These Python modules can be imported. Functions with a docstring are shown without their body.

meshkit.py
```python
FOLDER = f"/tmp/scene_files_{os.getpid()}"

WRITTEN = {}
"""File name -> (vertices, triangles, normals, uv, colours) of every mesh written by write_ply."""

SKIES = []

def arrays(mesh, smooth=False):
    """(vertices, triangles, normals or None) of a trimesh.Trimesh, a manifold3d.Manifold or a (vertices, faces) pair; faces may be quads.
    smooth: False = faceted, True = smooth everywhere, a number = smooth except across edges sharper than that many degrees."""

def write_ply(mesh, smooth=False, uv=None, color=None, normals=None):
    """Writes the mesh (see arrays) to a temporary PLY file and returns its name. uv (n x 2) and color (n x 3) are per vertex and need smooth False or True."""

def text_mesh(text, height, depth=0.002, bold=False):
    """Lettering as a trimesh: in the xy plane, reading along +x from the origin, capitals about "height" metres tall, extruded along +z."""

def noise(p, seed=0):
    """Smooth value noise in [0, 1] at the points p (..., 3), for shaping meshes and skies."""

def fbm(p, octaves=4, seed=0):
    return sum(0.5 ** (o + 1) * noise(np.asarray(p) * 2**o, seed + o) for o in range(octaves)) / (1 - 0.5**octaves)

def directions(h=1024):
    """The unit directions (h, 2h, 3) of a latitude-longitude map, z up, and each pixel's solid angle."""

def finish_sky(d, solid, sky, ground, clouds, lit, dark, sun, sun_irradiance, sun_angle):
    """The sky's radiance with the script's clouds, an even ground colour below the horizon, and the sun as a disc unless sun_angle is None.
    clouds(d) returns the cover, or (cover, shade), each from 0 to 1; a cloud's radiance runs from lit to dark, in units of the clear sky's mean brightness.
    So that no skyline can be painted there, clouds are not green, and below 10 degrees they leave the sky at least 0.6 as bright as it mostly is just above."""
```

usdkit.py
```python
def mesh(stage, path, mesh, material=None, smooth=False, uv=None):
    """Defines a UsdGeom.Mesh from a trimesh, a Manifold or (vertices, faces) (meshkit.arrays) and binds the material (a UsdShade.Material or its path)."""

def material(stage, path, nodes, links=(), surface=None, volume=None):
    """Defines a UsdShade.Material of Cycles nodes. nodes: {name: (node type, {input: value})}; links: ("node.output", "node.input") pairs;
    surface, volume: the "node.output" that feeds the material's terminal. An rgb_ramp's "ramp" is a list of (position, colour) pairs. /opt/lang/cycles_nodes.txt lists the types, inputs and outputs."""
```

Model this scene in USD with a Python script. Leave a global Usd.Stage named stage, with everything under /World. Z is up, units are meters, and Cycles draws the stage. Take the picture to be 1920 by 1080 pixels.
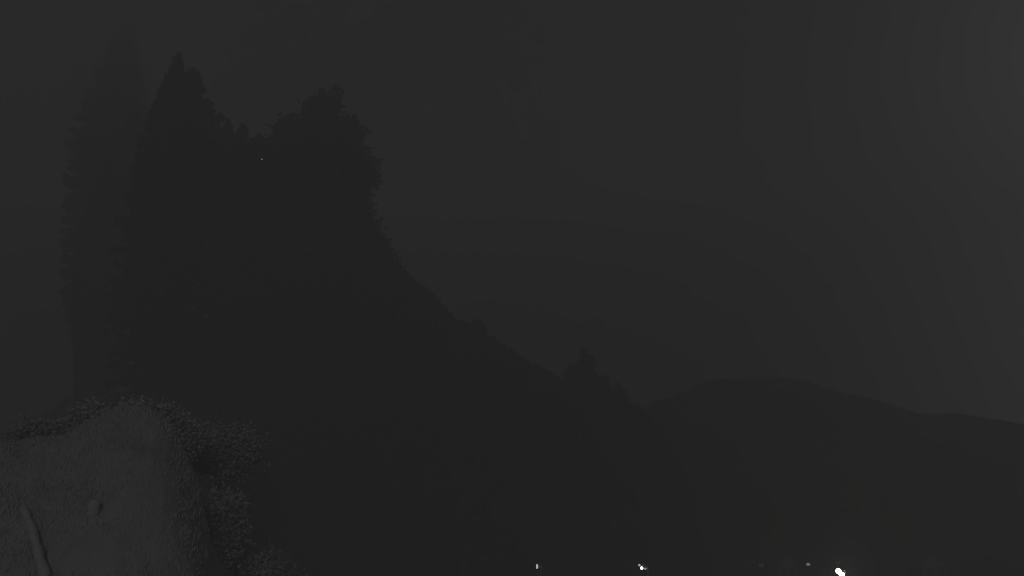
import math, random
import numpy as np
import trimesh
import usdkit, meshkit
from pxr import Usd, UsdGeom, UsdLux, UsdShade, Gf, Sdf, Vt

stage = Usd.Stage.CreateInMemory()
UsdGeom.SetStageUpAxis(stage, UsdGeom.Tokens.z)
UsdGeom.SetStageMetersPerUnit(stage, 1.0)
UsdGeom.Xform.Define(stage, '/World')
UsdGeom.Scope.Define(stage, '/World/Looks')

# ------------------------------------------------------------------ camera
CAM = np.array([0.0, 0.0, 22.0])
PITCH = math.radians(13.0)
FPX = 1507.0                                   # focal length in pixels of a 1920 wide picture
cam = UsdGeom.Camera.Define(stage, '/World/camera')
cam.CreateHorizontalApertureAttr(36.0)
cam.CreateVerticalApertureAttr(36.0 * 1080 / 1920)
cam.CreateFocalLengthAttr(36.0 * FPX / 1920)
cam.CreateClippingRangeAttr(Gf.Vec2f(0.1, 5000))
cam.CreateExposureAttr(0.0)
xf = UsdGeom.Xformable(cam)
xf.AddTranslateOp().Set(Gf.Vec3d(*CAM))
xf.AddRotateXOp().Set(90.0 + math.degrees(PITCH))

# ------------------------------------------------------------------ sky: overcast night, glow of a town to the right
SKY = 0.030            # grey of the cloud deck (times the strength below)
STRENGTH = 0.05
GLOW = 330.0            # town glow on the cloud deck
GLOW_AZ, GLOW_EL, GLOW_POW = 52.0, 8.0, 20.0
MOON = 0.129
HAZE_DENSITY, HAZE_G = 0.0128, 0.0
ga, ge = math.radians(GLOW_AZ), math.radians(GLOW_EL)
gdir = (math.sin(ga) * math.cos(ge), math.cos(ga) * math.cos(ge), math.sin(ge))
sun_az, sun_el = math.radians(172.0), math.radians(20.0)
sky_mat = usdkit.material(stage, '/World/Looks/night_sky', {
    'sky': ('sky_texture', {'sky_type': 'single_scattering', 'sun_disc': False, 'sun_elevation': sun_el, 'sun_rotation': sun_az}),
    'bw': ('rgb_to_bw', {}),
    'dim': ('math', {'math_type': 'multiply', 'value2': 0.03}),
    'tc': ('texture_coordinate', {}),
    'sep': ('separate_xyz', {}),
    'up': ('math', {'math_type': 'maximum', 'value2': 0.0}),
    'el': ('math', {'math_type': 'multiply_add', 'value2': 0.45, 'value3': 0.85}),
    'dot': ('vector_math', {'math_type': 'dot_product', 'vector2': gdir}),
    'pos': ('math', {'math_type': 'maximum', 'value2': 0.0}),
    'pow': ('math', {'math_type': 'power', 'value2': GLOW_POW}),
    'gl': ('math', {'math_type': 'multiply_add', 'value2': GLOW}),
    'noise': ('noise_texture', {'scale': 5.0, 'detail': 4.0, 'roughness': 0.6}),
    'nz': ('map_range', {'from_min': 0.3, 'from_max': 0.7, 'to_min': 0.96, 'to_max': 1.04, 'clamp': True}),
    'mul': ('math', {'math_type': 'multiply'}),
    'lev': ('math', {'math_type': 'multiply', 'value2': SKY}),
    'cl': ('combine_xyz', {}), 'skc': ('combine_xyz', {}),
    'mix': ('mix_color', {'fac': 0.96}),
    'bg': ('background_shader', {'strength': STRENGTH}),
}, [('sky.color', 'bw.color'), ('bw.val', 'dim.value1'), ('dim.value', 'skc.x'), ('dim.value', 'skc.y'), ('dim.value', 'skc.z'),
    ('tc.generated', 'sep.vector'), ('sep.z', 'up.value1'), ('up.value', 'el.value1'),
    ('tc.generated', 'dot.vector1'), ('dot.value', 'pos.value1'), ('pos.value', 'pow.value1'), ('pow.value', 'gl.value1'), ('el.value', 'gl.value3'),
    ('tc.generated', 'noise.vector'), ('noise.fac', 'nz.value'), ('gl.value', 'mul.value1'), ('nz.result', 'mul.value2'), ('mul.value', 'lev.value1'),
    ('lev.value', 'cl.x'), ('lev.value', 'cl.y'), ('lev.value', 'cl.z'),
    ('skc.vector', 'mix.a'), ('cl.vector', 'mix.b'), ('mix.result', 'bg.color')], surface='bg.background')
sky = UsdLux.DomeLight.Define(stage, '/World/sky')
UsdShade.MaterialBindingAPI.Apply(sky.GetPrim()).Bind(sky_mat)
sky.GetPrim().SetCustomDataByKey('label', 'grey overcast night sky, a little brighter towards the right')
sky.GetPrim().SetCustomDataByKey('category', 'sky')
sky.GetPrim().SetCustomDataByKey('kind', 'structure')
if MOON > 0:
    moon = UsdLux.DistantLight.Define(stage, '/World/moon_light')
    moon.CreateIntensityAttr(MOON); moon.CreateNormalizeAttr(True); moon.CreateAngleAttr(15.0)
    moon.CreateColorAttr(Gf.Vec3f(1.0, 1.0, 1.0))
    mx = UsdGeom.Xformable(moon)                # shines along -z
    mx.AddRotateZOp().Set(-math.degrees(sun_az)); mx.AddRotateXOp().Set(-(90 - math.degrees(sun_el)))

# ------------------------------------------------------------------ helpers
def ray(px, py):
    u, v = (px - 960.0) / FPX, (540.0 - py) / FPX
    c, s = math.cos(PITCH), math.sin(PITCH)
    return np.array([u, c - s * v, s + c * v])

def at(px, py, dist):
    """The point seen at that pixel of the photograph, at a horizontal distance from the camera."""
    d = ray(px, py)
    return CAM + d * dist / math.hypot(d[0], d[1])

def azel(px, py):
    d = ray(px, py)
    return math.atan2(d[0], d[1]), d[2] / math.hypot(d[0], d[1])

used = {}
def numbered(parent, name):
    n = used.get((parent, name), 0)
    used[(parent, name)] = n + 1
    return f'{parent}/{name}' + (f'_{n:03d}' if n else '')

def tag(prim, label=None, cat=None, group=None, kind=None):
    for k, v in (('label', label), ('category', cat), ('group', group), ('kind', kind)):
        if v: prim.SetCustomDataByKey(k, v)
    return prim

def thing(name, label, cat, loc=(0, 0, 0), rz=0.0, group=None, s=1.0):
    x = UsdGeom.Xform.Define(stage, numbered('/World', name))
    x.AddTranslateOp().Set(Gf.Vec3d(*map(float, loc))); x.AddRotateZOp().Set(float(rz))
    if s != 1.0: x.AddScaleOp().Set(Gf.Vec3f(s, s, s))
    return tag(x.GetPrim(), label, cat, group)

def obj(name, m, mat, parent=None, smooth=False):
    base = str(parent.GetPath()) if parent is not None else '/World'
    return usdkit.mesh(stage, numbered(base, name), m, mat, smooth=smooth).GetPrim()

def copy_of(src, label, loc, rz, s, group=None):
    """Another of the same kind: one Xform that references the first with its parts."""
    was = src.GetCustomData()
    x = UsdGeom.Xform.Define(stage, numbered('/World', src.GetName().rstrip('0123456789').rstrip('_')))
    x.GetPrim().GetReferences().AddInternalReference(src.GetPath())
    x.ClearXformOpOrder()
    x.GetPrim().CreateAttribute('xformOp:translate', Sdf.ValueTypeNames.Double3).Set(Gf.Vec3d(*map(float, loc)))
    x.GetPrim().CreateAttribute('xformOp:rotateZ', Sdf.ValueTypeNames.Double if False else Sdf.ValueTypeNames.Float).Set(float(rz))
    x.GetPrim().CreateAttribute('xformOp:scale', Sdf.ValueTypeNames.Float3).Set(Gf.Vec3f(s, s, s))
    x.GetPrim().CreateAttribute('xformOpOrder', Sdf.ValueTypeNames.TokenArray).Set(Vt.TokenArray(['xformOp:translate', 'xformOp:rotateZ', 'xformOp:scale']))
    x.GetPrim().SetInstanceable(True)
    return tag(x.GetPrim(), label, was['category'], group or was.get('group'))

# ------------------------------------------------------------------ materials
def foliage(name, lo, hi, scale=0.5):
    return usdkit.material(stage, '/World/Looks/' + name, {
        'g': ('geometry', {}), 'n': ('noise_texture', {'scale': scale, 'detail': 3.0}),
        'r': ('rgb_ramp', {'ramp': [(0.3, lo), (0.7, hi)]}), 'ri': ('hsv', {'saturation': 0.5}),
        'd': ('diffuse_bsdf', {}), 't': ('translucent_bsdf', {}), 'm': ('mix_closure', {'fac': 0.25})},
        [('g.position', 'n.vector'), ('n.fac', 'r.fac'), ('r.color', 'ri.color'), ('ri.color', 'd.color'), ('ri.color', 't.color'), ('d.BSDF', 'm.closure1'), ('t.BSDF', 'm.closure2')],
        surface='m.closure')

def ground(name, lo, hi, scale=0.3, bump=0.2):
    return usdkit.material(stage, '/World/Looks/' + name, {
        'g': ('geometry', {}), 'n': ('noise_texture', {'scale': scale, 'detail': 6.0, 'roughness': 0.65}),
        'f': ('noise_texture', {'scale': scale * 14, 'detail': 4.0}),
        'r': ('rgb_ramp', {'ramp': [(0.32, lo), (0.68, hi)]}), 'b': ('bump', {'strength': 0.6, 'distance': bump}),
        'p': ('principled_bsdf', {'roughness': 0.95, 'specular_ior_level': 0.1})},
        [('g.position', 'n.vector'), ('g.position', 'f.vector'), ('n.fac', 'r.fac'), ('r.color', 'p.base_color'), ('f.fac', 'b.height'), ('b.normal', 'p.normal')], surface='p.BSDF')

def paint(name, col, rough=0.6, metal=0.0, scale=6.0):
    return usdkit.material(stage, '/World/Looks/' + name, {
        'tc': ('texture_coordinate', {}), 'n': ('noise_texture', {'scale': scale, 'detail': 5.0}),
        'r': ('rgb_ramp', {'ramp': [(0.3, [c * 0.8 for c in col]), (0.7, col)]}),
        'p': ('principled_bsdf', {'roughness': rough, 'metallic': metal})},
        [('tc.object', 'n.vector'), ('n.fac', 'r.fac'), ('r.color', 'p.base_color')], surface='p.BSDF')

def emitter(name, col, strength):
    return usdkit.material(stage, '/World/Looks/' + name, {'e': ('emission', {'color': col, 'strength': strength})}, surface='e.emission')

M = dict(
    dark=foliage('dark_needles', (.022, .028, .022), (.045, .055, .042)),
    leaf=foliage('dark_leaves', (.03, .036, .028), (.06, .07, .052)),
    scrub=foliage('scrub_leaves', (.05, .053, .047), (.20, .20, .185), 0.12),
    shrub=foliage('grey_shrub_leaves', (.20, .202, .19), (.36, .36, .34), 0.5),
    bankleaf=foliage('dry_shrub_leaves', (.26, .26, .25), (.42, .42, .41), 0.6),
    straw=foliage('dry_grass_blades', (.31, .308, .30), (.39, .387, .38), 0.8),
    bark=paint('bark', (.07, .06, .05), 0.9),
    slope=ground('forest_floor', (.025, .027, .024), (.065, .066, .06), 0.10, 0.3),
    bank=ground('dry_bank', (.20, .199, .195), (.28, .278, .273), 0.5, 0.05),
    wood=paint('weathered_wood', (.31, .307, .30), 0.8),
    stone=paint('pale_stone', (.30, .297, .29), 0.85),
    metal=paint('galvanised_steel', (.32, .32, .33), 0.5, 0.6),
    wall=paint('pale_render', (.36, .355, .345), 0.85, 0, 1.0),
    roof=paint('roof_tiles', (.18, .165, .16), 0.8, 0, 2.0),
    dark_metal=paint('dark_steel', (.03, .03, .03), 0.8), pane=paint('dark_glass', (.06, .06, .065), 0.08),
)

# ------------------------------------------------------------------ terrain
def table(pts):
    a = np.array([azel(x, y) for x, y in pts])
    o = np.argsort(a[:, 0])
    return a[o, 0], a[o, 1]

A_AZ, A_EL = table([(-300, 835), (100, 835), (230, 815), (300, 770), (350, 690), (430, 560), (520, 505), (650, 505), (700, 520), (740, 545), (800, 600), (840, 634), (862, 638), (885, 632), (912, 634),
                    (960, 664), (1050, 716), (1120, 735), (1200, 765), (1240, 800), (1290, 870), (1340, 970), (1400, 1120), (1700, 1200), (2300, 1250)])
B_AZ, B_EL = table([(-400, 815), (100, 812), (400, 805), (1000, 800), (1140, 795), (1215, 764), (1265, 744), (1300, 726), (1335, 715), (1400, 713), (1500, 720), (1540, 727), (1590, 746),
                    (1650, 757), (1720, 780), (1745, 780), (1790, 780), (1850, 792), (1920, 804), (2100, 828), (2500, 850)])
R_AZ = np.array([azel(x, 760)[0] for x in (800, 1050, 1200, 1300, 1400)])
R_A = np.array([88, 92, 100, 112, 120.0])
RB_AZ = np.array([azel(x, 760)[0] for x in (1140, 1330, 1590, 1720, 2100)])
R_B = np.array([122, 136, 160, 178, 186.0])

def sstep(t):
    t = np.clip(t, 0, 1)
    return t * t * (3 - 2 * t)

def height(x, y):
    x, y = np.asarray(x, float), np.asarray(y, float)
    r, az = np.hypot(x, y), np.arctan2(x, y)
    front = sstep((np.cos(az) + 0.15) / 0.5)                     # behind the camera the land stays a gentle slope
    ra, rb = np.interp(az, R_AZ, R_A), np.interp(az, RB_AZ, R_B)
    za, zb = ra * np.interp(az, A_AZ, A_EL), rb * np.interp(az, B_AZ, B_EL)
    near = -2.4 - 17.0 * sstep((r - 11) / 42.0)
    up_a = near + (za - near) * sstep((r - (ra - 28)) / 28.0)
    a = np.where(r < ra, up_a, za + (-17 - za) * sstep((r - ra) / 24.0) * np.where(za > -17, 1, 0))
    b = -17 + (zb + 17) * sstep((r - 102) / (rb - 102)) ** 0.9
    b = np.where(r < rb, b, zb - 0.10 * (r - rb))
    z = np.where(r < 102, np.maximum(a, np.where(r > ra, -17, -60)), np.maximum(a, b))
    # a steep wooded knoll on the far left
    k = at(240, 28, 138)
    z = z + 8 * np.exp(-((x - k[0]) ** 2 + (y - k[1]) ** 2) / (2 * 4.5 ** 2))
    n = meshkit.fbm(np.stack([x / 9.0, y / 9.0, 0 * x], -1), 4, 3) - 0.5
    z = z + n * 1.3 * sstep((r - 6) / 40)
    back = -2.4 - 0.03 * r
    return CAM[2] + z * front + back * (1 - front)

def grid_mesh(x0, x1, y0, y1, step):
    xs, ys = np.arange(x0, x1 + step, step), np.arange(y0, y1 + step, step)
    X, Y = np.meshgrid(xs, ys)
    v = np.stack([X, Y, height(X, Y)], -1).reshape(-1, 3)
    nx, ny = len(xs), len(ys)
    i = (np.arange(ny - 1)[:, None] * nx + np.arange(nx - 1)).ravel()
    f = np.stack([i, i + 1, i + nx + 1, i + nx], 1)
    return v, f

hill = obj('hillside', grid_mesh(-180, 146, -20, 212, 1.4), M['slope'], smooth=True)
tag(hill, 'dark wooded hillside running down from the left to the misty valley at right', 'hillside', kind='structure')

# a dry pale bank close by at the lower left
K_AZ, K_EL = table([(-500, 800), (40, 830), (110, 830), (160, 812), (200, 796), (250, 786), (290, 792), (318, 815), (340, 850), (358, 892), (372, 930), (392, 1000), (420, 1080), (470, 1250), (560, 1500)])

S = 2.5
def bank_z(az, r):
    r = r / S
    crest = 13.0 * np.interp(az, K_AZ, K_EL)
    base = -2.9 - 0.1 * np.maximum(0, r - 11)
    t = sstep((r - 6.9) / 6.1) * (1 - sstep((r - 13.5) / 3.4))
    n = meshkit.fbm(np.stack([np.sin(az) * r * 1.3, np.cos(az) * r * 1.3, 0 * r], -1), 5, 8) - 0.5
    return CAM[2] + S * (base + np.maximum(crest - base, -0.4) * t + n * 0.5)

def bank_point(px, py):
    """where the line of sight through that pixel meets the bank"""
    for r in np.arange(7.0 * S, 14.0 * S, 0.05):
        q = at(px, py, r)
        if bank_z(np.array([math.atan2(q[0], q[1])]), np.array([r]))[0] > q[2]:
            break
    return q

def bank_mesh():
    az = np.linspace(azel(-500, 900)[0], azel(560, 900)[0], 220)
    rr = np.linspace(6.5, 17.0, 90) * S
    P, R = np.meshgrid(az, rr)
    v = np.stack([np.sin(P) * R, np.cos(P) * R, bank_z(P, R)], -1).reshape(-1, 3)
    nx = len(az)
    i = (np.arange(len(rr) - 1)[:, None] * nx + np.arange(nx - 1)).ravel()
    return v, np.stack([i, i + 1, i + nx + 1, i + nx], 1)

bank = obj('grassy_bank', bank_mesh(), M['bank'], smooth=True)
tag(bank, 'pale dry grassy bank rising close by at the lower left corner', 'bank', kind='structure')

# ------------------------------------------------------------------ foliage builders
def leaves(points, size, rng, flat=0.0, aspect=1.6):
    """Small bent leaf clumps: two triangles each, turned every way."""
    n = len(points)
    a = rng.normal(size=(n, 3)); a[:, 2] *= (1 - flat); a /= np.linalg.norm(a, axis=1, keepdims=True)
    b = rng.normal(size=(n, 3)); b -= a * (a * b).sum(1, keepdims=True); b /= np.linalg.norm(b, axis=1, keepdims=True)
    c = np.cross(a, b)
    s = size * rng.uniform(0.55, 1.3, (n, 1))
    p = np.asarray(points)
    v = np.stack([p - a * s * aspect * .5, p + b * s * .5 + c * s * .15, p + a * s * aspect * .5, p - b * s * .5 + c * s * .15], 1).reshape(-1, 3)
    k = np.arange(n)[:, None] * 4
    f = np.concatenate([k + [0, 1, 2], k + [0, 2, 3]], 0)
    return v, f

def join(*parts):
    v, f, n = [], [], 0
    for pv, pf in parts:
        v.append(pv); f.append(np.asarray(pf) + n); n += len(pv)
    return np.vstack(v), np.vstack(f)

def tube(points, radii, sides=7):
    p = np.asarray(points, float)
    t = np.gradient(p, axis=0); t /= np.linalg.norm(t, axis=1, keepdims=True) + 1e-9
    ref = np.where(np.abs(t[:, 2:]) < 0.9, [0, 0, 1.0], [1.0, 0, 0])
    a = np.cross(t, ref); a /= np.linalg.norm(a, axis=1, keepdims=True) + 1e-9
    b = np.cross(t, a)
    ang = np.arange(sides) * 2 * np.pi / sides
    v = p[:, None] + np.broadcast_to(radii, (len(p),))[:, None, None] * (np.cos(ang)[None, :, None] * a[:, None] + np.sin(ang)[None, :, None] * b[:, None])
    i, j = np.meshgrid(np.arange(len(p) - 1), np.arange(sides), indexing='ij')
    q = np.stack([i * sides + j, i * sides + (j + 1) % sides, (i + 1) * sides + (j + 1) % sides, (i + 1) * sides + j], -1).reshape(-1, 4)
    return v.reshape(-1, 3), np.vstack([q[:, [0, 1, 2]], q[:, [0, 2, 3]]])

def conifer_meshes(h, profile, seed, leaf=0.34, per_m=9.0, gap=0.55, bare=0.06, spread=(0.80, 1.06)):
    """profile(t): crown radius, t = 0 at the tip and 1 at the foot. Whorls of drooping branches that carry needle sprays."""
    rng = np.random.default_rng(seed)
    pts, limbs = [], []
    z = h * (1 - 0.012)
    while z > h * bare:
        t = 1 - z / h
        R = profile(t)
        k = int(rng.integers(5, 9))
        for a in rng.uniform(0, 2 * np.pi) + np.arange(k) * 2 * np.pi / k + rng.normal(0, 0.25, k):
            L = max(0.15, R * rng.uniform(*spread))
            droop = rng.uniform(-0.10, 0.45) * (0.4 + 0.8 * t)
            n = max(4, int(L * per_m * 1.5))
            u = rng.uniform(0.05, 1, n) ** 0.8
            w = (0.10 + 0.22 * L) * (1 - u) ** 0.6 * np.minimum(1, u * 3) + 0.05
            side = rng.normal(0, 0.5, n) * w
            x = u * L
            zz = z - droop * L * u ** 1.5 + rng.normal(0, 0.12, n) + 0.12 * L * np.maximum(0, u - 0.75) - 0.25 * np.abs(side)
            pts.append(np.stack([np.cos(a) * x - np.sin(a) * side, np.sin(a) * x + np.cos(a) * side, zz], 1))
            if L > 1.2 and rng.random() < 0.5:
                uu = np.linspace(0, 0.85, 5)
                limbs.append(tube(np.stack([np.cos(a) * uu * L, np.sin(a) * uu * L, z - droop * L * uu ** 1.5], 1), np.linspace(0.05 + 0.006 * L, 0.015, 5), 4))
        z -= gap * rng.uniform(0.7, 1.3) * (0.45 + 0.75 * min(1, R / 3.0))
    pts.append(np.stack([rng.normal(0, 0.05, 14), rng.normal(0, 0.05, 14), h - rng.uniform(0, 0.04 * h, 14)], 1))
    crown = leaves(np.vstack(pts), leaf, rng, 0.35)
    zz = np.linspace(-0.6, h * 0.97, 10)
    wob = rng.normal(0, 0.04, (10, 2)).cumsum(0)
    trunk = tube(np.column_stack([wob[:, 0] - wob[0, 0], wob[:, 1] - wob[0, 1], zz]), np.linspace(0.016 * h, 0.02, 10), 9)
    return crown, join(trunk, *limbs[:160])

def conifer(name, label, loc, h, profile, seed, group=None, mat='dark', **kw):
    t = thing(name, label, 'tree', loc, 0, group)
    c, k = conifer_meshes(h, profile, seed, **kw)
    obj('trunk', k, M['bark'], t); obj('crown', c, M[mat], t)
    return t

def broad_tree(name, label, foot, lobes, seed, n, leaf, mat='leaf', cat='tree', group=None, trunk_r=0.35, part='crown', top=None):
    """lobes: (centre, radii) in metres relative to the foot; leaf clumps spread through and near the surface of every lobe, limbs reach into each."""
    rng = np.random.default_rng(seed)
    t = thing(name, label, cat, foot, 0, group)
    vol = np.array([np.prod(r) ** (2 / 3) for _, r in lobes]); vol /= vol.sum()
    pts, stems = [], []
    heart = np.array([0, 0, min(c[2] - r[2] * 0.4 for c, r in lobes)])
    stems.append(tube([[0, 0, -0.5], [0.1, 0, heart[2] * 0.5], heart], [trunk_r * 1.25, trunk_r, trunk_r * 0.8], 10))
    for (c, r), w in zip(lobes, vol):
        c, r = np.array(c, float), np.array(r, float)
        m = int(n * w)
        kc = max(6, m // 28)
        d = rng.normal(size=(kc, 3)); d /= np.linalg.norm(d, axis=1, keepdims=True)
        cl = c + d * r * (rng.uniform(0.35, 1.0, (kc, 1)) ** 0.45) * (1 + 0.16 * rng.normal(size=(kc, 1)).clip(-1.3, 1.3))
        who = rng.integers(0, kc, m)
        p = cl[who] + rng.normal(size=(m, 3)) * (0.13 * r.mean() + 0.12)
        pts.append(p)
        mid = (heart + c) / 2 + rng.normal(0, 0.06, 3) * r
        stems.append(tube([heart * 0.9, mid, c, c + r * [0, 0, 0.6]], np.array([0.6, 0.4, 0.2, 0.05]) * trunk_r, 6))
    obj('trunk', join(*stems), M['bark'], t)
    obj(part, leaves(np.vstack(pts), leaf, rng), M[mat], t)
    return t

def gz(p):
    return float(height(p[0], p[1]))

# ------------------------------------------------------------------ the tall trees at left
def prof_px(tip, axis_w, m_per_px, h):
    """crown radius against the height share, from half widths measured at picture heights"""
    ys = np.array([y for y, _ in axis_w], float); ws = np.array([w for _, w in axis_w], float) * m_per_px
    tt = (ys - tip) * m_per_px / h
    return lambda t: float(np.interp(t, tt, ws))

def edge_conifer(name, label, tip, dist, edge, seed, wide=1.0, **kw):
    """a conifer whose tip and one flank are measured in the photograph: the flank gives the crown's radius at each height"""
    top = at(*tip, dist); a0 = math.atan2(top[0], top[1])
    z0 = gz(top); h = top[2] - z0
    tt, rr = [0.0], [0.0]
    for x, y in edge:
        e = at(x, y, dist)
        tt.append((top[2] - e[2]) / h); rr.append(abs(math.atan2(e[0], e[1]) - a0) * dist * wide)
    tt.append(1.0); rr.append(rr[-1] * 0.7)
    return conifer(name, label, (top[0], top[1], z0), h, lambda t: float(np.interp(t, tt, rr)), seed, **kw)

D1 = 84.0
edge_conifer('tall_conifer', 'tall dark pointed conifer, the higher spire left of the broad tree', (335, 98), D1,
             [(327, 112), (305, 155), (272, 230), (248, 310), (236, 420), (240, 550), (252, 650), (282, 760)], 11, 1.03, leaf=0.42, per_m=11, gap=0.36, spread=(0.88, 1.05))
edge_conifer('flank_conifer', 'dark conifer leaning on the right flank of the spire, a little lower', (362, 128), D1 + 1.5,
             [(378, 150), (402, 198), (428, 240), (440, 330), (440, 500), (420, 700)], 12, 1.0, leaf=0.42, per_m=11, gap=0.42)
D0 = 138.0
for tip, dd, edge, seed, lab in (
        ((240, 28), D0, [(226, 52), (206, 85), (168, 150), (140, 210), (124, 245), (117, 400), (113, 520), (125, 600), (138, 640), (160, 750)], 21, 'paler misty conifer behind, its tip rising above and left of the dark spire'),
        ((258, 190), D0 - 12, [(228, 250), (196, 330), (178, 430), (168, 560), (172, 700)], 22, 'misty conifer half hidden behind the left flank of the dark spire'),
        ((205, 300), D0 - 16, [(172, 360), (146, 450), (134, 560), (138, 640), (160, 750)], 23, 'lowest misty conifer, in front of the pale one at the far left')):
    edge_conifer('misty_conifer', lab, tip, dd, edge, seed, 1.0, leaf=0.55, per_m=11, gap=0.42, spread=(0.92, 1.03))

D2 = 86.0; mp2 = D2 / FPX
foot2 = at(600, 800, D2); foot2[2] = gz(foot2)
def lobe(px, py, rpx, rpy, dd=0.0):
    c = at(px, py, D2 + dd) - foot2
    return (c, np.array([rpx, min(rpx, 60) * 1.0, rpy]) * mp2)
T2 = [lobe(616, 205, 22, 42), lobe(590, 215, 24, 34, 1), lobe(545, 255, 30, 36, -1), lobe(655, 250, 26, 34, 1), lobe(598, 290, 66, 62), lobe(530, 315, 45, 52, 2),
      lobe(675, 322, 30, 40, -1), lobe(640, 370, 58, 60, 1), lobe(560, 400, 80, 70), lobe(500, 430, 60, 70, 2), lobe(664, 430, 40, 60, -2), lobe(600, 490, 95, 65, 0), lobe(480, 540, 70, 70, 1), lobe(675, 500, 38, 50, 1),
      lobe(585, 600, 90, 70, -4)]
broad_tree('broad_tree', 'broad dark lobed tree, the widest crown against the sky', foot2, T2, 31, 60000, 0.36, trunk_r=0.55)

# lower trees in the gap between the spire and the broad tree and along the slope
gapt = [((456, 232), 86, [(444, 246), (424, 280), (408, 340), (400, 460)], 'slender conifer top filling the notch between spire and broad tree'),
        ((488, 254), 84, [(468, 262), (448, 300), (428, 370), (424, 480)], 'shortest slender conifer, against the left flank of the broad tree'),
        ((428, 222), 88, [(414, 244), (396, 290), (376, 360), (370, 470)], 'slender conifer close against the right flank of the spire')]
for i, (tip, d, edge, lab) in enumerate(gapt):
    edge_conifer('slender_conifer', lab, tip, d, edge, 41 + i, leaf=0.36, per_m=10)

slope = [(715, 462, 1.6), (728, 492, 1.4), (752, 520, 1.5), (775, 540, 1.3), (797, 553, 1.5), (815, 574, 1.2), (829, 590, 1.1), (845, 617, 0.8), (700, 440, 1.8), (866, 629, 0.5), (892, 625, 0.6)]
names = ['first below the broad tree', 'second below the broad tree', 'third below the broad tree', 'at the upper third of the slope', 'halfway down the steep slope', 'just past halfway down the slope',
         'low on the steep slope', 'at the foot of the steep slope', 'tucked under the broad crown', 'in the dip left of the rounded bump', 'on top of the rounded bump']
for i, ((px, py, r), nm) in enumerate(zip(slope, names)):
    d = 88.0
    p = at(px, py + 60, d); z0 = gz(p); h = max(1.6, at(px, py, d)[2] - z0)
    rng = np.random.default_rng(60 + i)
    lob = [((rng.normal(0, .2), rng.normal(0, .2), h * q), (r * s, r * s, max(r * s, h * 0.22))) for q, s in ((0.78, 0.62), (0.55, 0.95), (0.3, 0.95))]
    broad_tree('slope_tree', f'small dark tree on the skyline, {nm}', (p[0], p[1], z0), lob, 60 + i, 1800, 0.30, trunk_r=0.12, group='trees on the sloping skyline')

# the pair of little trees on the lower skyline
for i, (px, py, w, lab) in enumerate([(1098, 654, 22, 'taller of two small trees standing up from the low skyline'), (1071, 684, 11, 'narrow little tree just left of the taller one on the low skyline'),
                                      (1130, 706, 13, 'low rounded bush just right of the taller skyline tree'), (1160, 722, 12, 'rightmost low bush, where the skyline meets the far hill')]):
    d = 95.0; m = d / FPX
    p = at(px, 735, d); z0 = gz(p); h = at(px, py, d)[2] - z0; r = w * m
    rng = np.random.default_rng(80 + i)
    lob = [((-r * .1, 0, h * 0.88), (r * .3, r * .3, h * .13)), ((r * .15, 0, h * 0.66), (r * .7, r * .7, h * .17)), ((-r * .05, .1, h * 0.42), (r * .8, r * .8, h * .24)), ((r * .2, 0, h * 0.2), (r * .9, r * .9, h * .22))]
    broad_tree('skyline_tree' if i < 2 else 'skyline_bush', lab, (p[0], p[1], z0), lob, 80 + i, 2600 if i == 0 else 1300, 0.24, trunk_r=0.1, cat='tree' if i < 2 else 'bush')

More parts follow.
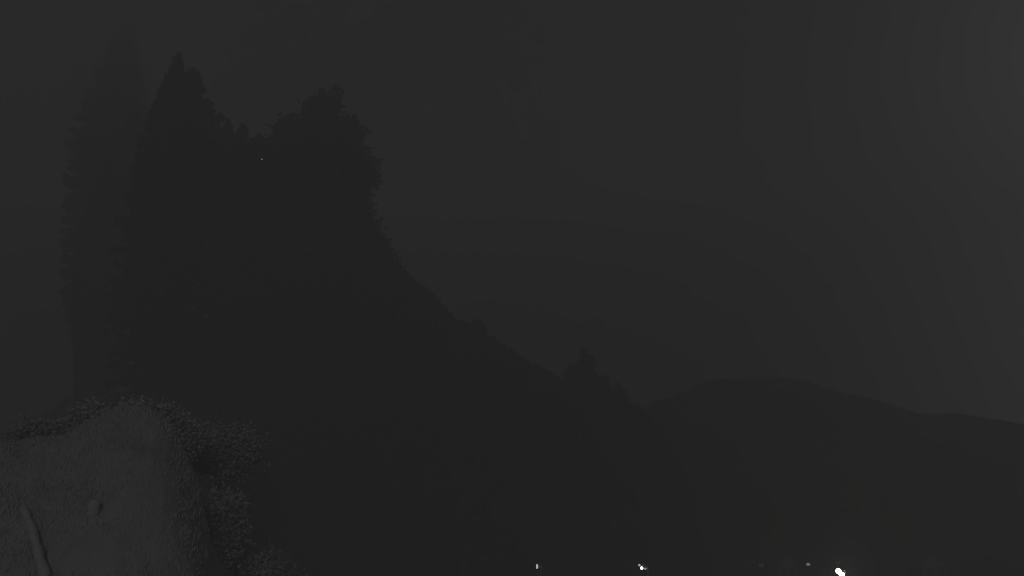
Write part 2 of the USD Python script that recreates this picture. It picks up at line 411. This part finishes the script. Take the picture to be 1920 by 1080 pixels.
# ------------------------------------------------------------------ woods and scrub that nobody could count
def scatter(name, label, cat, protos, pts, scales, seed):
    pi = UsdGeom.PointInstancer.Define(stage, numbered('/World', name))
    rng = np.random.default_rng(seed)
    rel = pi.CreatePrototypesRel()
    for i, (m, mat) in enumerate(protos):
        rel.AddTarget(usdkit.mesh(stage, f'{pi.GetPath()}/plant_{i+1:03d}', m, mat).GetPath())
    n = len(pts)
    pi.CreateProtoIndicesAttr(Vt.IntArray.FromNumpy(rng.integers(0, len(protos), n).astype(np.int32)))
    pi.CreatePositionsAttr(Vt.Vec3fArray.FromNumpy(pts.astype(np.float32)))
    a = rng.uniform(0, np.pi, n)
    pi.CreateOrientationsAttr(Vt.QuathArray([Gf.Quath(float(math.cos(t)), 0, 0, float(math.sin(t))) for t in a]))
    pi.CreateScalesAttr(Vt.Vec3fArray.FromNumpy(np.repeat(scales[:, None], 3, 1).astype(np.float32)))
    return tag(pi.GetPrim(), label, cat, kind='stuff')

def ball_plant(seed, n, lobes, leaf):
    rng = np.random.default_rng(seed)
    out = []
    for c, r in lobes:
        k = n // len(lobes)
        d = rng.normal(size=(k, 3)); d /= np.linalg.norm(d, axis=1, keepdims=True)
        out.append(np.array(c) + d * np.array(r) * rng.uniform(0.3, 1.0, (k, 1)) ** 0.4 * (1 + 0.12 * rng.normal(size=(k, 1))))
    return leaves(np.vstack(out), leaf, rng)

def in_view(n, seed, a0, a1, r0, r1):
    rng = np.random.default_rng(seed)
    az = rng.uniform(a0, a1, n); r = np.sqrt(rng.uniform(r0 ** 2, r1 ** 2, n))
    x, y = np.sin(az) * r, np.cos(az) * r
    return np.column_stack([x, y, height(x, y)]), az, r, rng

wood = [(conifer_meshes(4.0, lambda t: 1.0 * min(1, (t * 3) ** 0.8), 101, leaf=0.30, per_m=7, gap=0.35)[0], M['dark']),
        (ball_plant(102, 700, [((0, 0, 2.0), (1.2, 1.2, 1.2)), ((.5, .3, 1.2), (1.2, 1.2, 1.0)), ((-.6, 0, 1.1), (1.1, 1.1, 1.0))], 0.32), M['leaf']),
        (ball_plant(103, 700, [((0, 0, 2.4), (1.0, 1.0, 1.4)), ((.3, -.3, 1.2), (1.3, 1.3, 1.0))], 0.32), M['leaf'])]
azl, azr = azel(200, 800)[0], azel(1420, 900)[0]
p, az, r, rng = in_view(22000, 7, azl, azr, 58, 112)
ra = np.interp(az, R_AZ, R_A); za = np.interp(az, A_AZ, A_EL) * ra
ok = (r < ra - 0.5) & (r > ra - 27) & (height(p[:, 0], p[:, 1]) > CAM[2] - 15)

p, az, r, ra = p[ok], az[ok], r[ok], ra[ok]
sc = rng.uniform(0.35, 0.72, len(p)) * np.where(az > azel(840, 700)[0], np.where(r > ra - 6, 0.27, 0.5), np.where(r > ra - 4, 0.5, 1.0))
scatter('hillside_woods', 'dense dark woods covering the near hillside below the skyline', 'woods', wood, p, sc, 5)

scrubp = [(ball_plant(110 + i, 150, [((0, 0, .45), (.9, .8, .55)), ((.6, .2, .35), (.7, .7, .45))], 0.34), M['scrub']) for i in range(3)]
p, az, r, rng = in_view(9000, 9, azel(1100, 800)[0], azel(2050, 850)[0], 106, 188)
sc = rng.uniform(0.4, 1.25, len(p)) * np.where(r > np.interp(az, RB_AZ, R_B) - 9, 0.45, 1)
scatter('far_scrub', 'mottled grey scrub on the misty far hill at right', 'scrub', scrubp, p, sc, 6)

# ------------------------------------------------------------------ close by at the lower left: dry grass, shrubs, a pole, a stone
def standing(px, py, clear):
    """the farthest distance at which the point seen at that pixel still stands clear of the ground by that height"""
    for d in np.arange(50.0, 150.0, 0.25):
        q = at(px, py, d)
        if d > 60 and q[2] - gz(q) < clear: break
    return d

def blades(n, seed):
    rng = np.random.default_rng(seed)
    az = rng.uniform(azel(-260, 900)[0], azel(400, 900)[0], n); r = rng.uniform(8.0, 14.6, n) * S
    z = bank_z(az, r)
    p = np.stack([np.sin(az) * r, np.cos(az) * r, z - 0.02], 1)
    tuft = meshkit.fbm(p * 0.7, 3, 4)
    keep = rng.random(n) < np.clip((tuft - 0.30) * 3.2, 0.1, 1)
    p, az = p[keep], az[keep]
    n = len(p)
    h = rng.uniform(0.08, 0.24, n) * (0.5 + tuft[keep])
    d = rng.normal(size=(n, 3)) * [0.5, 0.5, 0.1] + [0.05, -0.15, 0]
    w = rng.uniform(0.012, 0.024, (n, 1))
    s = np.stack([np.cos(az + rng.normal(0, .8, n)), -np.sin(az), 0 * az], 1)
    up = np.array([0, 0, 1.0])
    m = p + (up * 0.55 + d * 0.25) * h[:, None]
    e = p + (up * (0.95 - 0.3 * rng.random((n, 1))) + d * 0.8) * h[:, None]
    v = np.stack([p - s * w, p + s * w, m - s * w * .7, m + s * w * .7, e], 1).reshape(-1, 3)
    k = np.arange(n)[:, None] * 5
    return v, np.concatenate([k + [0, 1, 3], k + [0, 3, 2], k + [2, 3, 4]], 0)

gr = obj('dry_grass', blades(26000, 71), M['straw'])
tag(gr, 'pale dry grass standing in tufts over the bank at lower left', 'grass', kind='stuff')

near = [   # name, label, pixel of the middle, distance, half width and half height in pixels, leaves, leaf size
    ('bank_shrub', 'small ragged shrub on the left shoulder of the grassy bank', 180, 782, 13.2 * S, 28, 24, 3600, 0.09),
    ('bank_shrub', 'low flat shrub at the far left end of the bank crest', 85, 815, 13.0 * S, 45, 20, 3600, 0.09),
    ('bank_shrub', 'broad low shrub along the highest part of the bank crest', 265, 783, 13.2 * S, 52, 22, 6800, 0.09),
    ('bank_shrub', 'shrub spilling over the right shoulder of the bank', 332, 820, 13.2 * S, 30, 42, 6400, 0.09),
    ('leafy_tree', 'crown of a grey leafy tree just right of the bank, beside its shoulder', 418, 842, 37.0, 58, 56, 11000, 0.12),
    ('leafy_tree', 'lower grey leafy tree right of the bank, between the shoulder and the bottom edge', 404, 1010, 34.0, 50, 92, 11000, 0.12),
    ('leafy_tree', 'lowest grey leafy tree, cut by the bottom edge right of the bank', 478, 1080, 36.0, 66, 70, 11000, 0.12)]
for i, (nm, lab, px, py, d, rx, ry, n, leaf) in enumerate(near):
    m = d / FPX
    c = at(px, py, d)
    az = math.atan2(c[0], c[1])
    g = float(max(height(c[0], c[1]), bank_z(np.array([az]), np.array([d]))[0] if d < 40 else -99))
    g = min(g, c[2] - ry * m * 0.8)
    rng = np.random.default_rng(130 + i)
    cz = c[2] - g
    lob = [((rng.uniform(-.5, .5) * rx * m, rng.uniform(-.4, .4) * rx * m, cz + rng.uniform(-.35, .4) * ry * m), (rx * m * rng.uniform(.4, .7), rx * m * .6, ry * m * rng.uniform(.4, .65))) for _ in range(7)]
    broad_tree(nm, lab, (c[0], c[1], g), lob, 130 + i, n, leaf, mat='shrub' if nm == 'leafy_tree' else 'bankleaf', cat='tree' if nm == 'leafy_tree' else 'shrub', trunk_r=0.16 if nm == 'leafy_tree' else 0.05, part='crown' if nm == 'leafy_tree' else 'foliage')

a, b = bank_point(44, 958), bank_point(92, 1092)
k = np.linspace(0, 1, 26)[:, None]
pv, pf = tube(a * (1 - k) + b * k + [0, -.06, .07] + np.hstack([0.05 * np.sin(k * 5), 0 * k, 0.02 * np.sin(k * 9)]), 0.095 + 0.05 * k[:, 0] + 0.012 * np.sin(k[:, 0] * 23), 12)
pole = (pv + 0.05 * (meshkit.fbm(pv * [9, 9, 3], 4, 6)[:, None] - 0.5), pf)
tag(obj('fallen_log', pole, M['wood'], smooth=40), 'pale weathered log lying down the face of the grassy bank', 'log')
q = bank_point(176, 962)
st = trimesh.creation.icosphere(3, 1.0)
st.vertices *= 1 + 0.35 * (meshkit.fbm(st.vertices * 1.6 + 5, 4, 2)[:, None] - 0.5)
st.vertices *= [0.18, 0.16, 0.32]
st.apply_translation(q + [0, -0.06, 0.08])
tag(obj('pale_stone', st, M['stone'], smooth=True), 'small pale upright stone in the dry grass of the bank', 'stone')

# ------------------------------------------------------------------ lights of the valley
def ell(c, r, n=2):
    m = trimesh.creation.icosphere(n, 1.0); m.vertices *= r; m.apply_translation(c); return m

def lamp_post(name, label, px, py, d, lenses, pole_r=0.07, arm=0.6, metal='metal'):
    """lenses: (offset right in px, offset up in px, half width px, half height px, colour, strength)"""
    d = min(d, standing(px, py, 2.6)); m = d / FPX
    c = at(px, py, d); g = gz(c); h = c[2] - g
    t = thing(name, label, 'street lamp', (c[0], c[1], g))
    obj('pole', tube([[arm, .1, -.4], [arm, .1, h * .5], [arm, .1, h + 0.05]], [pole_r * 1.4, pole_r, pole_r * .8], 10), M[metal], t, smooth=40)
    obj('arm', tube([[arm, .1, h], [arm * .6, .08, h + .18], [0, .05, h + .14]], pole_r * .55, 8), M[metal], t, smooth=40)
    for i, (ox, oy, rx, ry, col, k) in enumerate(lenses):
        o = np.array([ox * m, 0, h + oy * m])
        hood = ell(o + [0, 0.06 + ry * m * .5, ry * m * .5], [rx * m * 1.25, ry * m * .9, ry * m * .95])
        obj('hood', hood, M[metal], t, smooth=True)
        obj('lens', ell(o + [0, -ry * m * .35, 0], [rx * m, ry * m, ry * m], 3), emitter(f'lamp_light_{name}_{i}', col, k), t, smooth=True)
    return t

lamp_post('flood_lamp', 'brightest white lamp, glaring at the bottom edge on the right', 1575, 1072, 90.0,
          [(-3, 1, 4.4, 4.4, (1.0, .90, .66), 26.0), (2, -4, 4.8, 3.2, (.92, .95, 1.0), 30.0), (12, -8, 6.5, 1.2, (.9, .94, 1.0), 1.2)], 0.06, 0.45, 'dark_metal')
lamp_post('street_lamp', 'small white street lamp with an orange tinge at the bottom, right of centre', 1203, 1064, 78.0,
          [(0, -1, 2.6, 2.5, (1.0, .97, .9), 7.0), (-4, 4, 2.0, 2.0, (1.0, .62, .35), 1.3), (6, -2, 2.6, 1.6, (.8, .85, 1.0), .7)])
lamp_post('lantern', 'small pale upright lantern near the bottom centre, leftmost of the lights along the edge', 1007, 1062, 60.0, [(0, 0, 2.0, 4.2, (.95, .97, 1.0), 0.85)], 0.05, 0.3)
lamp_post('dim_lamp', 'dim grey lamp just left of the brightest one', 1515, 1058, 110.0, [(0, 0, 3.4, 2.2, (.95, .97, 1.0), .50)], 0.05, 0.4)
lamp_post('faint_lamp', 'faint reddish lamp in the mist, left of the dim grey one', 1427, 1060, 118.0, [(0, 0, 5.0, 3.0, (1.0, .75, .72), .045)], 0.05, 0.4)
lamp_post('mast_light', 'tiny white light in the dark notch between the tall trees', 491, 299, 80.0, [(0, 0, 1.7, 1.4, (1.0, .98, .95), .28)], 0.03, 0.08, 'dark_metal')

# ------------------------------------------------------------------ two pale little buildings at the bottom right
def small_house(label, px, py, d, w, l, hroof, rz):
    d = standing(px, py, 3.6)
    c = at(px, py, d); g = gz(c) - 0.4; h = c[2] - g - hroof
    t = thing('small_house', label, 'house', (c[0], c[1], g), rz)
    wall = trimesh.creation.box([w, l, h]); wall.apply_translation([0, 0, h / 2])
    gable = trimesh.Trimesh([[-w/2, -l/2, h], [w/2, -l/2, h], [0, -l/2, h + hroof - .15], [-w/2, l/2, h], [w/2, l/2, h], [0, l/2, h + hroof - .15]],
                            [[0, 1, 2], [3, 5, 4], [0, 2, 5], [0, 5, 3], [1, 4, 5], [1, 5, 2]], process=False)
    obj('wall', trimesh.util.concatenate([wall, gable]), M['wall'], t)
    e = .35
    for s in (-1, 1):
        k = np.array([[0, -l/2 - e, h + hroof], [0, l/2 + e, h + hroof], [s * (w/2 + e), l/2 + e, h - .25], [s * (w/2 + e), -l/2 - e, h - .25]])
        v = np.vstack([k, k - [0, 0, .14]])
        obj('roof', trimesh.Trimesh(v, [[0, 1, 2], [0, 2, 3], [4, 6, 5], [4, 7, 6], [0, 4, 5], [0, 5, 1], [1, 5, 6], [1, 6, 2], [2, 6, 7], [2, 7, 3], [3, 7, 4], [3, 4, 0]], process=False), M['roof'], t)
    for x in (-w * .24, w * .24):
        fr = trimesh.creation.box([.95, .08, 1.25]); fr.apply_translation([x, -l/2 - .04, h * .62])
        f = obj('window', fr, M['wood'], t)
        pn = trimesh.creation.box([.75, .03, 1.05]); pn.apply_translation([x, -l/2 - .09, h * .62])
        obj('pane', pn, M['pane'], f)
    dr = trimesh.creation.box([.9, .07, 2.0]); dr.apply_translation([0, -l/2 - .035, 1.4]); obj('door', dr, M['wood'], t)

small_house('small pale gabled house blurred by mist, left of the brightest lamp', 1455, 1036, 124.0, 2.6, 5.0, 0.9, 12)
small_house('small pale gabled house in the mist, right of the brightest lamp', 1738, 1034, 128.0, 2.8, 5.0, 1.0, -10)

# ------------------------------------------------------------------ haze (night mist)
haze_mat = usdkit.material(stage, '/World/Looks/night_mist', {'v': ('principled_volume', {'color': (.97, .97, .97), 'density': HAZE_DENSITY, 'anisotropy': HAZE_G})}, volume='v.volume')
lo = np.array([-182.0, -21.5, float(hill.GetAttribute('points').Get() and np.array(hill.GetAttribute('points').Get())[:, 2].min()) - 1.0])
hi = np.array([149.0, 215.0, at(238, 30, D0)[2] + 1.5])
hb = trimesh.creation.box(bounds=[lo, hi])
hz = obj('haze', hb, haze_mat)
tag(hz, 'even night mist filling the whole valley', 'mist', kind='stuff')
